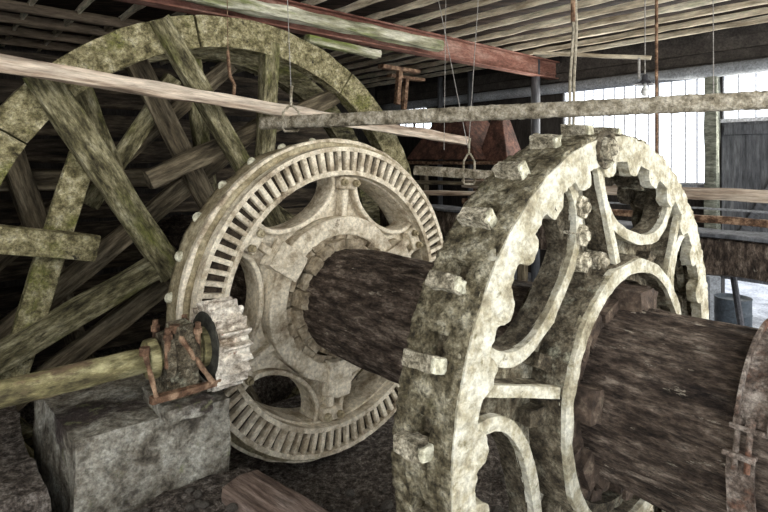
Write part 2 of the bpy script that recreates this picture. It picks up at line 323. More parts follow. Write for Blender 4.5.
# barn door: boards, rails and a diagonal brace
d = bpy.data.objects.new('door_1', None); link(d, None, Matrix.Translation(P(WALL_E, .05, 1.6))); tag(d, kind='structure')
s = .46
while s < 3.4:
    bm = bmesh.new(); co = [P(e, z, ss) for e in (WALL_E-.01, WALL_E+.03) for z in (.46, EYE+.50) for ss in (s, s+.138)]
    v = [bm.verts.new(p) for p in co]
    for f in ((0, 1, 3, 2), (4, 6, 7, 5), (0, 4, 5, 1), (2, 3, 7, 6), (0, 2, 6, 4), (1, 5, 7, 3)): bm.faces.new([v[i] for i in f])
    obj('door_board', bm, 'door', d, Matrix.Identity(4)); s += .14
timber('door_rail', P(WALL_E-.035, EYE+.40, .5), P(WALL_E-.035, EYE+.40, 3.4), .04, .13, 'door', d)
timber('door_rail', P(WALL_E-.035, .62, .5), P(WALL_E-.035, .62, 3.4), .04, .13, 'door', d)
timber('door_brace', P(WALL_E-.035, .75, .55), P(WALL_E-.035, EYE+.33, 1.35), .035, .11, 'door', d)

# ------------------------------------------------------------------ ceiling timbers
ordn = ['first', 'second', 'third', 'fourth', 'fifth', 'sixth', 'seventh', 'eighth', 'ninth', 'tenth', 'eleventh', 'twelfth', 'thirteenth', 'fourteenth', 'fifteenth', 'sixteenth', 'seventeenth', 'eighteenth']
k = 0; e = WALL_E-.45
while e > -1.4:
    o = timber('ceiling_joist', P(e, ZJ+.03, -6.5), P(e, ZJ+.03, 3.4), .038, .07, 'joist', amp=.01)
    tag(o, 'long pale roof joist, the %s counted from the window wall' % ordn[k], 'joist', 'roof joists above the axle'); e -= .44; k += 1
for k, (s_, z_) in enumerate([(-3.9, ZJ-.02), (-4.6, ZJ-.0), (-5.3, ZJ-.0), (-6.0, ZJ-.0)]):
    o = timber('roof_purlin', P(-4.1, z_, s_), P(.6, z_, s_), .09, .11, 'joistbrown', amp=.01)
    tag(o, 'brown roof purlin crossing the dark top left corner, %s from the timber wheel' % ['nearest', 'second', 'third', 'farthest'][k], 'beam', 'purlins in the top left corner')
# red steel I-beam on its timber companion
SB = -1.95
b = thing('steel_beam', 'long red painted steel I-beam running under the pale joists', 'beam', Matrix.Translation(P(0, ZJ-.14, SB)))
zb = ZJ-.145
for nm, z0, z1, hw in (('top_flange', zb+.125, zb+.145, .075), ('web', zb-.125, zb+.125, .012), ('bottom_flange', zb-.145, zb-.125, .075)):
    timber(nm, P(-1.2, (z0+z1)/2, SB), P(WALL_E-.02, (z0+z1)/2, SB), hw*2, z1-z0, 'beamred', b, amp=.001)
tag(timber('mossy_timber_beam', P(-.6, ZJ-.21, SB+.25), P(2.75, ZJ-.21, SB+.25), .13, .12, 'mossbeam', amp=.014), 'white and green mossy timber running along the red steel beam', 'beam')
tag(timber('short_timber', P(.9, ZJ-.37, SB+.1), P(2.0, ZJ-.37, SB-.05), .09, .09, 'mossbeam', amp=.012), 'short mossy timber with a broken end under the red beam', 'beam')
for k, (e_, s_) in enumerate([(2.9, -2.6), (3.5, -3.1)]):
    t = thing('hanging_bracket', ['rusty T-shaped hanging bracket nearer the timber wheel', 'rusty T-shaped hanging bracket before the arched window'][k], 'bracket', Matrix.Translation(P(e_, ZJ-.5, s_)), 'rusty brackets under the joists')
    timber('bracket_plate', P(e_-.35, ZJ-.36, s_), P(e_+.35, ZJ-.36, s_), .12, .05, 'rust', t); timber('bracket_leg', P(e_, ZJ-.38, s_), P(e_-.05, ZJ-.85, s_), .07, .07, 'rust', t, up=EV)
# pipe along the window wall
bm = bmesh.new(); tube(bm, [P(WALL_E-.17, EYE+1.17, -6.3+.5*i) for i in range(20)], .085, 14)
tag(obj('wall_pipe', bm, 'pipe', smooth=True), 'long grey pipe along the top of the window wall', 'pipe')
# ------------------------------------------------------------------ the axle
def shaft_mesh():
    bm = bmesh.new(); n, m = 144, 260; s0, s1 = -2.9, 3.15; rows = []
    for i in range(m+1):
        z = s0+(s1-s0)*i/m; row = []
        for k in range(n):
            a = 2*pi*k/n; p = Vector((cos(a)*3.2, sin(a)*3.2, z*1.1))
            r = .330+.016*noise.noise(p)+.016*noise.noise(Vector((cos(a)*11, sin(a)*11, z*1.6+9)))
            g = noise.noise(Vector((cos(a)*22, sin(a)*22, z*3)))
            r += .012*g-.02*max(0, abs(g)*-1+.08)*6*.3
            row.append(bm.verts.new(polar(r, a, z)))
        rows.append(row)
    for i in range(m):
        for k in range(n): bm.faces.new((rows[i][k], rows[i][(k+1) % n], rows[i+1][(k+1) % n], rows[i+1][k]))
    bm.faces.new(rows[0][::-1]); bm.faces.new(rows[-1]); return bm
ax = thing('wooden_axle', 'massive split brown timber axle running through the iron wheels', 'axle', FRAME)
obj('axle_log', shaft_mesh(), 'shaft', ax, smooth=True)
# iron strap in two halves with bolts
def strap(s0, s1, a0, a1, r=.352, t=.012):
    bm = bmesh.new(); ring(bm, r, r+t, s0, s1, 60, R(a0), R(a1), 1, 2); rough(bm, .004, 14, 3)
    ring_l = []
    return bm
st = obj('iron_strap', strap(2.315, 2.40, -50, 155), 'strap', ax); st['label'] = 'upper half of the rusty iron strap'
bm = bmesh.new(); ring(bm, .352, .385, 2.313, 2.321, 40, R(60), R(157)); ring(bm, .352, .385, 2.394, 2.402, 40, R(60), R(157)); obj('strap_edge', bm, 'strap', st)
st2 = obj('iron_strap', strap(2.300, 2.368, 169, 300), 'strap', ax); st2['label'] = 'lower half of the rusty iron strap'
for a_, sa, sb, stx in ((157, 2.308, 2.392, st), (168, 2.297, 2.372, st2)):
    bm = bmesh.new(); pbox(bm, .352, .405, R(a_), .014, sa, sb); obj('strap_lug', bm, 'strap', stx, bevel=.003)
for zz in (2.325, 2.355):
    bm = bmesh.new(); cyl(bm, polar(.385, R(152), zz), polar(.385, R(174), zz), .008, seg=8); cyl(bm, polar(.385, R(153), zz), polar(.385, R(156), zz), .014, seg=6)
    obj('strap_bolt', bm, 'strap', st2)

# ------------------------------------------------------------------ U-shaped opening outline in wheel plane
def uhole(ac, rtop, rbot, half, n=16, arc=10, ex=2):
    """opening centred on angle ac: top follows radius rtop, bottom is half an ellipse down to rbot"""
    pts = []; ytop = rtop*cos(math.asin(min(.99, half/rtop)))
    for k in range(n+1):
        t = pi+pi*k/n; c_, s_ = cos(t), sin(t); pts.append((half*math.copysign(abs(c_)**(2/ex), c_), ytop-(ytop-rbot)*abs(s_)**(2/ex)))
    a1 = math.asin(half/rtop)
    for k in range(1, arc): t = a1-2*a1*k/arc; pts.append((rtop*sin(t), rtop*cos(t)))
    out = []
    for x, y in pts: out.append((x*sin(ac)+y*cos(ac), -x*cos(ac)+y*sin(ac)))   # local y is radial
    return out
def circle(r, n=120): return [(r*cos(2*pi*k/n), r*sin(2*pi*k/n)) for k in range(n)]
def uflange(bm, hole, n_u, z0, z1, th):                  # wall standing along the U part of an opening, thickness outward from the hole
    pts = [Vector((x, y, 0)) for x, y in hole[:n_u+1]]; cen = sum((Vector((x, y, 0)) for x, y in hole), Vector())/len(hole); rows = []
    for i, p in enumerate(pts):
        d = (pts[min(i+1, n_u)]-pts[max(i-1, 0)]).normalized(); nn = Vector((d.y, -d.x, 0))
        if nn.dot(p-cen) < 0: nn = -nn
        q = p+nn*th; rows.append([bm.verts.new((a.x, a.y, z)) for a, z in ((p, z0), (p, z1), (q, z1), (q, z0))])
    for i in range(n_u):
        A, B = rows[i], rows[i+1]
        for k in range(4): bm.faces.new((A[k], A[(k+1) % 4], B[(k+1) % 4], B[k]))
    bm.faces.new(rows[0]); bm.faces.new(rows[-1][::-1])

# ------------------------------------------------------------------ middle wheel: cream iron crown gear
gw = thing('iron_crown_gear', 'dusty cream iron gear wheel with a slotted ring of teeth, behind the front wheel', 'gear wheel', FRAME)
bm = bmesh.new()
ring(bm, .812, .997, -.075, -.048, 264); ring(bm, .812, .842, -.05, 0, 264); ring(bm, .968, .997, -.05, 0, 264)
rough(bm, .0025, 22, 1)
gr = obj('toothed_ring', bm, 'cream', gw, bevel=0)
bm = bmesh.new(); NT = 88
for k in range(NT):
    a = 2*pi*(k+.5)/NT; wv = .0315*(1+.12*random.uniform(-1, 1)); 
    pbox(bm, .838, .972, a, wv, -.05, -.004+random.uniform(-.003, .002))
obj('gear_teeth', bm, 'cream', gr, bevel=.006, bseg=2)['kind'] = 'stuff'
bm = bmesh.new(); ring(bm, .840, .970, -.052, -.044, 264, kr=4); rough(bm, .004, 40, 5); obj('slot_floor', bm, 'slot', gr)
bm = bmesh.new(); ring(bm, .985, 1.032, -.335, -.075, 240, kz=8, kr=1); rough(bm, .012, 6, 2); obj('outer_rim', bm, 'creamrim', gw, smooth=True)
bm = bmesh.new(); ring(bm, 1.0, 1.052, -.135, -.085, 240, kz=2); rough(bm, .006, 9, 6); obj('rim_lip', bm, 'cream', gw, bevel=.006)
bm = bmesh.new(); ring(bm, .80, .845, -.33, -.07, 180, kz=3); rough(bm, .004, 12, 8); obj('inner_rim', bm, 'cream', gw)
for k in range(27):
    a = R(80+360/27*k); bm = bmesh.new()                 # half-moon cog heads along the back edge
    c = polar(1.028, a, -.29); m3 = Matrix.Rotation(a, 3, 'Z').to_4x4()
    bmesh.ops.create_uvsphere(bm, u_segments=12, v_segments=8, radius=1, matrix=Matrix.Translation(c) @ m3 @ Matrix.Diagonal((.036, .034, .022, 1)))
    rough(bm, .004, 25, k); obj('cog_stub', bm, 'pegend', gw, smooth=True)
# web with six openings, hub
holesM = [uhole(R(55+60*k), .802, .575, .29) for k in range(6)]; holesM2 = [uhole(R(55+60*k), .802, .565, .30) for k in range(6)]
bm = bmesh.new(); plate(bm, [circle(.815, 180), circle(.40, 96)]+holesM2, -.19, -.13); obj('wheel_web', bm, 'cream', gw, bevel=.012, bseg=2)
for k in range(6):
    bm = bmesh.new(); uflange(bm, holesM[k], 16, -.26, -.075, .030); rough(bm, .003, 16, k); obj('opening_flange', bm, 'cream', gw, bevel=.006)
for k in range(6):
    a = R(25+60*k); bm = bmesh.new(); pbox(bm, .50, .815, a, .045, -.15, -.06); rough(bm, .003, 16, k); rb = obj('spoke_rib', bm, 'cream', gw, bevel=.012, bseg=2)
    bm = bmesh.new(); pbox(bm, .715, .80, a, .15, -.13, -.035)
    lg = obj('spoke_lug', bm, 'cream', gw, bevel=.015, bseg=2)
    for da in (-.05, .05):
        bm = bmesh.new(); q = polar(.76, a, -.035)+Vector((-sin(a), cos(a), 0))*da
        cyl(bm, q, q+Vector((0, 0, .03)), .026, seg=6); cyl(bm, q+Vector((0, 0, .03)), q+Vector((0, 0, .05)), .014, seg=8); obj('bolt', bm, 'creamrim', lg, bevel=.003)
bm = bmesh.new(); ring(bm, lambda a: .415, lambda a: .535+.006*sin(6*a), -.28, -.02, 120, kz=3, kr=2); rough(bm, .006, 9, 4); obj('hub_ring', bm, 'cream', gw, bevel=.012, bseg=2)
for k in range(3):
    a = R(115+120*k+30); bm = bmesh.new(); pbox(bm, .40, .62, a, .17, -.10, .012); bmesh.ops.subdivide_edges(bm, edges=bm.edges[:], cuts=4, use_grid_fill=True); rough(bm, .02, 9, k); obj('hub_clamp', bm, 'cream', gw)
def packing(name, r0, r1, z0, z1, n, m, parent, jit, seed):
    random.seed(seed)
    for k in range(n):
        a = 2*pi*(k+.5)/n; bm = bmesh.new(); rr = r1+random.uniform(-jit, jit)*.5
        pbox(bm, r0, rr, a, 2*pi*(r0+r1)/2/n*.90, z0, z1+random.uniform(-jit, jit)); bmesh.ops.subdivide_edges(bm, edges=bm.edges[:], cuts=2, use_grid_fill=True); rough(bm, .010, 18, k+seed); obj(name, bm, m, parent)
packing('outer_wedge', .375, .425, -.25, -.035, 26, 'wedge', gw, .02, 3)
packing('inner_wedge', .325, .375, -.20, .05, 20, 'wedge', gw, .035, 5)

# ------------------------------------------------------------------ front wheel: white flaking iron, mossy rim
fw_m = FRAME @ Matrix.Translation((0, 0, LB))
fw = thing('iron_cog_wheel', 'huge white flaking iron wheel with a mossy rim, nearest the camera', 'gear wheel', fw_m)
RB = 1.018; NP = 27; PA = 2.4
def band_mesh():
    bm = bmesh.new(); n, m = 540, 18; z0, z1 = -.231, -.004; rows = []
    per = n//NP
    for i in range(n):
        a = 2*pi*i/n; row = []
        for j in range(m+1):
            z = z0+(z1-z0)*j/m; p = polar(1, a, z)
            r = RB-.008+.007*fz(p, 7, 1)+.008*fz(p, 30, 2, 3)+.005*noise.noise(p*70); row.append(bm.verts.new(polar(r, a, z+(.006*fz(p, 16, 5) if j == 0 else 0))))
        rows.append(row)
    for i in range(n):
        ph = ((360*(i+.5)/n-PA) % (360/NP))
        for j in range(m):
            z = z0+(z1-z0)*(j+.5)/m
            dp = (360/NP)-ph
            if 1.3 < dp < 5.0 and -.155 < z < -.075: continue              # mortise beside each peg
            A, B = rows[i], rows[(i+1) % n]; bm.faces.new((A[j], A[j+1], B[j+1], B[j]))
    return bm
bm = band_mesh(); be = [e_ for e_ in bm.edges if len(e_.link_faces) == 1]
ex = bmesh.ops.extrude_edge_only(bm, edges=be)
for v in ex['geom']:
    if isinstance(v, bmesh.types.BMVert): r_ = math.hypot(v.co.x, v.co.y); v.co.x *= .948/r_; v.co.y *= .948/r_
obj('mossy_rim', bm, 'band', fw, smooth=True)
random.seed(11)
for k in range(NP):
    a = R(PA+360/NP*k); bm = bmesh.new(); tw = random.uniform(-.08, .08); ln = random.uniform(.85, 1.15)
    rot = Matrix.Rotation(a, 3, 'Z') @ Matrix.Rotation(tw, 3, 'X') @ Matrix.Rotation(random.uniform(-.1, .1), 3, 'Y')
    box(bm, polar(1.019, a, -.130), (.070, .048, .11*ln), rot); bmesh.ops.subdivide_edges(bm, edges=bm.edges[:], cuts=3, use_grid_fill=True); rough(bm, .007, 22, k)
    pg = obj('wooden_peg', bm, 'pegside', fw)
    bm = bmesh.new(); box(bm, polar(1.019, a, -.130)+rot @ Vector((.004, 0, .057*ln)), (.060, .040, .012), rot); bmesh.ops.subdivide_edges(bm, edges=bm.edges[:], cuts=3, use_grid_fill=True); rough(bm, .008, 26, k+50); obj('peg_end', bm, 'pegend', pg)
def scal(a):                                             # scalloped inner edge: a rounded lobe under each peg
    d = math.degrees(a)-109; ph = (d+180/NP) % (360/NP)-180/NP
    t = max(0, 1-(abs(ph)/3.7)**4); return .900-.052*t+.010*noise.noise(polar(3, a, 0))
bm = bmesh.new(); ring(bm, scal, lambda a: RB-.016+.006*noise.noise(polar(14, a, 0)), -.045, .002, 810, kr=5, kz=2)
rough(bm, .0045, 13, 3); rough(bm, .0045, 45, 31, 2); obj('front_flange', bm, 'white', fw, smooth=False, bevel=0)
bm = bmesh.new(); ring(bm, lambda a: scal(a)+.0, RB-.03, -.228, -.195, 540, kr=3); rough(bm, .005, 13, 7); obj('back_flange', bm, 'web', fw)
bm = bmesh.new(); ring(bm, .935, .955, -.20, -.04, 270, kz=4); rough(bm, .008, 14, 9); obj('inner_rim', bm, 'web', fw)
for k in range(NP):                                      # stub of each peg inside the rim
    a = R(109+360/NP*k-360/NP/2+3); bm = bmesh.new(); pbox(bm, .86, .95, a, .06, -.17, -.075); bmesh.ops.subdivide_edges(bm, edges=bm.edges[:], cuts=2, use_grid_fill=True); rough(bm, .012, 18, k+9); obj('peg_shank', bm, 'web', fw)
OC = 135.5
NU = 20
holesB = [uhole(R(OC+60*k), .925, .625, .322, NU, 10, 2.5) for k in range(6)]; holesB2 = [uhole(R(OC+60*k), .925, .610, .337, NU, 10, 2.5) for k in range(6)]
bm = bmesh.new(); plate(bm, [circle(.95, 180), circle(.43, 96)]+holesB2, -.115, -.078); obj('wheel_web', bm, 'webpale', fw, bevel=.008)
for k in range(6):
    bm = bmesh.new(); uflange(bm, holesB[k], NU, -.118, -.038, .032); bmesh.ops.subdivide_edges(bm, edges=bm.edges[:], cuts=1, use_grid_fill=True); rough(bm, .007, 16, k); fl = obj('opening_flange', bm, 'web', fw)
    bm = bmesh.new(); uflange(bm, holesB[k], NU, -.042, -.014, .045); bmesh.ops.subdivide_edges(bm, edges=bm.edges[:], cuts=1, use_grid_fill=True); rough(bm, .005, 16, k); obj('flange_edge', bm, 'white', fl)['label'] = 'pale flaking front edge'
for k in range(6):
    a = R((165 if k % 3 != 2 else 160)+60*k); bm = bmesh.new(); pbox(bm, .49, .92, a, .030, -.12, -.03)
    for v in bm.verts:
        if v.co.z > -.05 and v.co.length < .6: v.co.z = .02
    bmesh.ops.subdivide_edges(bm, edges=bm.edges[:], cuts=3, use_grid_fill=True); rough(bm, .007, 16, k+4); sr = obj('spoke_rib', bm, 'web', fw)
    bm = bmesh.new(); pbox(bm, .49, .92, a, .036, -.035, -.012)
    for v in bm.verts:
        if v.co.to_2d().length < .6: v.co.z += .05
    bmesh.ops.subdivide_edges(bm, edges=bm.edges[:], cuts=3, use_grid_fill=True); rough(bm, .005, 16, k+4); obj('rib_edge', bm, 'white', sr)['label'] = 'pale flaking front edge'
for k in range(6):                                       # pale fillet where opening edges run into the hub ring
    for sgn in (-1, 1):
        a = R(OC+30+60*k+sgn*9); bm = bmesh.new(); pbox(bm, .50, .60, a, .05, -.10, -.02); bmesh.ops.subdivide_edges(bm, edges=bm.edges[:], cuts=3, use_grid_fill=True); rough(bm, .016, 12, k*2+sgn); obj('hub_fillet', bm, 'web', fw)
for k in (2, 5):                                         # bolting plates where the wheel is split
    a = R(OC-22+60*(k-2)+0) if k == 2 else R(OC-22+180); bm = bmesh.new(); pbox(bm, .50, .88, a, .125, -.12, -.06); bmesh.ops.subdivide_edges(bm, edges=bm.edges[:], cuts=4, use_grid_fill=True); rough(bm, .012, 16, k+4); obj('bolting_plate', bm, 'web', fw)
bm = bmesh.new(); ring(bm, lambda a: .462+.006*noise.noise(polar(4, a, 1)), lambda a: .518+.012*noise.noise(polar(5, a, 0)), -.20, .040, 160, kr=3, kz=5); rough(bm, .010, 11, 4); hr = obj('hub_ring', bm, 'web', fw)
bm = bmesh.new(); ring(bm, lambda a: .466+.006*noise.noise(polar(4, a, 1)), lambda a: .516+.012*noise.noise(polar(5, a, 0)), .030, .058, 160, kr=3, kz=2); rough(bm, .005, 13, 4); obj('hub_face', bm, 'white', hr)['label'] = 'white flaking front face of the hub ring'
bm = bmesh.new(); ring(bm, .425, .466, -.20, .0, 120, kr=2, kz=4); rough(bm, .012, 11, 6); obj('hub_sleeve', bm, 'web', fw)
packing('outer_wedge', .375, .43, -.18, -.01, 24, 'wedgedark', fw, .05, 13)
packing('inner_wedge', .33, .385, -.18, .045, 18, 'wedgedark', fw, .06, 15)
# bolts on the split spokes
for nm, r_, a_, z_, h_, rad in [('rim_bolt', .955, 98, 0, .035, .050)]+[('spoke_bolt', r_+.0, a_, -.062, .060, .046) for r_, a_ in ((.786, 110.7), (.690, 113.7), (.600, 117), (.535, 105), (.786, 291), (.690, 294), (.600, 297))]:
    for dk in ((0, 180) if nm == 'rim_bolt' else (0,)):
        bm = bmesh.new(); hexnut(bm, r_, R(a_+dk), z_, h_, rad); bmesh.ops.subdivide_edges(bm, edges=bm.edges[:], cuts=2, use_grid_fill=True); rough(bm, .003, 22, int(a_)); obj(nm, bm, 'pegside', fw)
bm = bmesh.new(); c0 = polar(.955, R(98), 0)
tube(bm, [c0+Vector((.062*cos(t), .062*sin(t), .004)) for t in [2*pi*k/24 for k in range(24)]], .014, 6, True); rough(bm, .006, 22, 3); obj('bolt_washer', bm, 'web', fw)

# ------------------------------------------------------------------ rear timber wheel
SW = -1.42
tw = thing('timber_wheel', 'great mossy green timber wheel with clasped arms at the back left', 'wooden wheel', FRAME @ Matrix.Translation((0, 0, SW)))
def felloe_ring(z0, z1, ri, ro, n, ph, m, seed):
    for k in range(n):
        a0 = R(ph)+2*pi*k/n+.004; a1 = R(ph)+2*pi*(k+1)/n-.004; bm = bmesh.new()
        ring(bm, ri, ro, z0, z1, 26, a0, a1, 4, 3); rough(bm, .010, 5, seed+k); rough(bm, .004, 22, seed+k); obj('felloe', bm, m, tw)
felloe_ring(-.14, 0, 1.865, 2.12, 8, 12, 'mossring', 1); felloe_ring(-.80, -.66, 1.865, 2.10, 8, 30, 'moss', 20)
def wl(x, y, z): return (FRAME @ Matrix.Translation((0, 0, SW))) @ Vector((x, y, z))
def arm(x0, y0, x1, y1, z, wd, dp, m='moss', nm='arm'):
    return timber(nm, wl(x0, y0, z), wl(x1, y1, z), wd, dp, m, tw, up=DV, amp=.010)
# front pairs
arm(-1.50, 1.49, -.62, .02, .02, .20, .12); arm(-.72, 1.99, .60, -.18, .02, .155, .12)
arm(-1.80, -.42, -.58, .30-.14, -.02, .18, .14); arm(-.95, -1.65, .2, .5, -.14, .17, .12, 'darkwood'); arm(.27, 1.96, .20, .35, -.06, .15, .12)
arm(.52, -.20, 1.2, -1.5, -.02, .17, .12, 'darkwood'); arm(-.58, .0, .42, -1.9, -.05, .18, .12, 'darkwood'); arm(-.75, .75, 1.15, 1.6, -.16, .16, .11, 'darkwood'); arm(.3, .45, 1.75, -.55, -.10, .16, .12, 'moss')
# nearer short braces
arm(-1.22, .95, -1.66, -.62, -.085, .18, .10, 'mossring', 'brace'); arm(-2.15, .50, -1.17, .29, .075, .18, .12, 'mossring', 'brace')
# rear plane
arm(-.80, 1.78, -.0, .22, -.40, .18, .10, 'darkwood'); arm(-1.20, 1.52, -.86, .55, -.36, .15, .10); arm(-1.9, -.55, .4, 1.25, -.50, .17, .10, 'darkwood'); arm(-1.1, .55, -.45, 1.62, -.46, .14, .10)
arm(-1.62, 1.05, -1.0, -1.1, -.55, .16, .10, 'darkwood'); arm(-1.9, .75, .0, .75, -.70, .15, .10, 'darkwood'); arm(-1.95, -.1, .2, 1.85, -.72, .16, .10, 'darkwood'); arm(-.2, 1.95, .3, -1.9, -.72, .16, .1, 'moss'); arm(-1.75, -.85, -.3, .05, -.28, .16, .10, 'darkwood')

# ------------------------------------------------------------------ pinion, its shaft and bearing
SP = .245; ZP = -.01
FX = FRAME @ Matrix.Translation((0, ZP, SP))             # local x runs along the pinion shaft
def wx(x, y, z): return FX @ Vector((x, y, z))
ds = thing('drive_shaft', 'lichen green iron drive shaft entering from the left edge', 'shaft', FX)
def lathe_x(bm, prof, seg=36):                           # profile (x, r) around the x axis
    rows = [[bm.verts.new((x, r*cos(2*pi*k/seg), r*sin(2*pi*k/seg))) for k in range(seg)] for x, r in prof]
    for i in range(len(rows)-1):
        for k in range(seg): bm.faces.new((rows[i][k], rows[i][(k+1) % seg], rows[i+1][(k+1) % seg], rows[i+1][k]))
    bm.faces.new(rows[0][::-1]); bm.faces.new(rows[-1])
bm = bmesh.new(); lathe_x(bm, [(-2.75+.05*i, .055) for i in range(37)]); rough(bm, .006, 14, 2); obj('shaft_bar', bm, 'shaftgreen', ds, smooth=True)
bm = bmesh.new(); lathe_x(bm, [(-1.325, .06), (-1.32, .088), (-1.275, .092), (-1.27, .06)]); rough(bm, .003, 14, 2); obj('shaft_collar', bm, 'shaftgreen', ds, bevel=.004)
bm = bmesh.new(); lathe_x(bm, [(-1.10, .05), (-1.098, .085), (-1.08, .085), (-1.078, .05)]); rough(bm, .003, 14, 2); obj('shaft_collar', bm, 'shaftgreen', ds, bevel=.004)
pn = thing('pinion_gear', 'small chalky rusty pinion gear meshing with the cream gear ring', 'gear', FX)
bm = bmesh.new(); NTP = 20; prof = []
for k in range(NTP):
    a0 = 2*pi*k/NTP; st_ = 2*pi/NTP
    for fr_, r_ in ((0, .176), (.18, .176), (.36, .205), (.43, .217), (.57, .217), (.64, .205), (.82, .176)): prof.append((a0+fr_*st_, r_))
xs = [-1.04, -1.01, -.98, -.95, -.92, -.89]
rows = []
for i, x in enumerate(xs): rows.append([bm.verts.new((x+(.010*noise.noise(Vector((x*3, a*9, r*20))) if i in (0, 5) else 0), r*cos(a), r*sin(a))) for a, r in prof])
for i in range(len(xs)-1):
    n = len(prof)
    for k in range(n): bm.faces.new((rows[i][k], rows[i][(k+1) % n], rows[i+1][(k+1) % n], rows[i+1][k]))
bm.faces.new(rows[0][::-1]); bm.faces.new(rows[-1]); rough(bm, .005, 26, 1); obj('pinion_teeth', bm, 'pinion', pn)
bm = bmesh.new()
lathe_x(bm, [(-1.046, .08), (-1.046, .168), (-1.03, .168), (-1.03, .08)]); obj('pinion_flange', bm, 'black', pn, bevel=.004)
bm = bmesh.new(); lathe_x(bm, [(-1.075, .05), (-1.075, .095), (-1.03, .095), (-1.03, .05)]); obj('pinion_boss', bm, 'shaftgreen', pn, bevel=.004)
# bearing on the block
ZB = EYE-1.165
bt = thing('bearing_pedestal', 'crusted iron bearing holding the green shaft on the concrete block', 'bearing', FX)
zb_ = ZB-(CM.z+ZP)                                       # block top in local y
def rbox(nm, c, sz, m, par, amp=.008, cuts=3, seed=0, bevel=0):
    bm = bmesh.new(); box(bm, c, sz); bmesh.ops.subdivide_edges(bm, edges=bm.edges[:], cuts=cuts, use_grid_fill=True); rough(bm, amp, 14, seed); return obj(nm, bm, m, par)
rbox('bearing_body', (-1.175, zb_/2-.01, -.01), (.15, abs(zb_)-.0, .17), 'web', bt, .014, 5, 1)
rbox('bearing_base', (-1.175, zb_+.03, 0), (.21, .06, .34), 'stone', bt, .012, 5, 2)
bm = bmesh.new(); lathe_x(bm, [(-1.255, .05), (-1.255, .108), (-1.22, .12), (-1.205, .10), (-1.19, .10), (-1.15, .10), (-1.135, .12), (-1.105, .11), (-1.105, .05)]); rough(bm, .010, 14, 7); obj('bearing_cap', bm, 'web', bt)
rbox('cap_block', (-1.175, .10, .02), (.09, .09, .12), 'web', bt, .014, 3, 4)
for dx in (-.075, .065):
    for dz in (.085, -.085):
        bm = bmesh.new(); cyl(bm, (-1.175+dx, -.03, dz), (-1.175+dx, .15, dz), .014, seg=8); cyl(bm, (-1.175+dx, .10, dz), (-1.175+dx, .125, dz), .022, seg=6); rough(bm, .003, 30, 3); obj('bearing_bolt', bm, 'rust', bt)
# rusty bracket of bar and two rods
rk = thing('rusty_bracket', 'rusty flat bar with two leaning rods in front of the bearing', 'bracket', FX)
timber('flat_bar', wx(-1.34, zb_+.115, .135), wx(-1.03, zb_+.115, .13), .035, .028, 'rust', rk, amp=.008)
for (a, b, r_) in (((-1.35, .065, .085), (-1.315, zb_+.115, .14), .011), ((-1.21, .13, .06), (-1.06, zb_+.12, .14), .013)):
    bm = bmesh.new(); tube(bm, [wx(*(Vector(a)+(Vector(b)-Vector(a))*t/6)) for t in range(7)], [r_*(1+.2*sin(t*2.3)) for t in range(7)], 8); rd = obj('rod', bm, 'rust', rk, Matrix.Identity(4))
    bm = bmesh.new(); q = wx(*a); cyl(bm, q-Vector((0, 0, .012)), q+Vector((0, 0, .022)), .024, seg=6); obj('nut', bm, 'rust', rd, Matrix.Identity(4))

# ------------------------------------------------------------------ concrete block and ledges
def rough_prism(name, pts, z0, z1, m, amp, seed, step=.045, label=None, cat=None, lean=0):
    """vertical prism on (e,s) outline with dense noisy faces"""
    bm = bmesh.new(); lo = [bm.verts.new((e_, s_, z0)) for e_, s_ in pts]; bm.faces.new(lo)
    ex = bmesh.ops.extrude_face_region(bm, geom=bm.faces[:]); 
    for v in ex['geom']:
        if isinstance(v, bmesh.types.BMVert): v.co.z = z1
    bmesh.ops.triangulate(bm, faces=bm.faces[:])
    for it in range(6):
        le = [e_ for e_ in bm.edges if e_.calc_length() > step*1.5]
        if not le: break
        bmesh.ops.subdivide_edges(bm, edges=le, cuts=1); bmesh.ops.triangulate(bm, faces=bm.faces[:])
    rough(bm, amp, 3.2, seed); rough(bm, amp*.35, 14, seed+3)
    for v in bm.verts:
        q = P(v.co.x, 0, v.co.y); v.co = Vector((q.x, q.y, v.co.z))
    return tag(obj(name, bm, m), label, cat)
rough_prism('concrete_block', [(-1.66, -.42), (-1.12, -.42), (-1.12, .035), (-.93, .035), (-.96, .34), (-1.62, .30)], 0, ZB, 'stone', .018, 1, label='stained concrete block carrying the pinion bearing', cat='block')
rough_prism('stone_ledge', [(-2.6, .36), (-.90, .36), (-.84, .70), (-.95, 1.3), (-2.6, 1.3)], 0, EYE-1.50, 'ground', .03, 4, label='dark rubble ledge in front of the concrete block', cat='ledge')
rough_prism('stone_footing', [(-2.9, -.75), (-1.72, -.75), (-1.72, .33), (-2.9, .33)], 0, EYE-1.30, 'ground', .03, 9, label='dark earthy footing left of the concrete block under the green shaft', cat='footing')
# squared timber end poking in at the bottom
rel = lambda x, y, z: Vector((x, y, EYE+z))
tag(timber('squared_timber', rel(-.66, 2.43, -1.52), rel(.15, 1.775, -1.54), .20, .15, 'plank', amp=.008), 'brown squared timber lying at the bottom edge of the picture', 'timber')
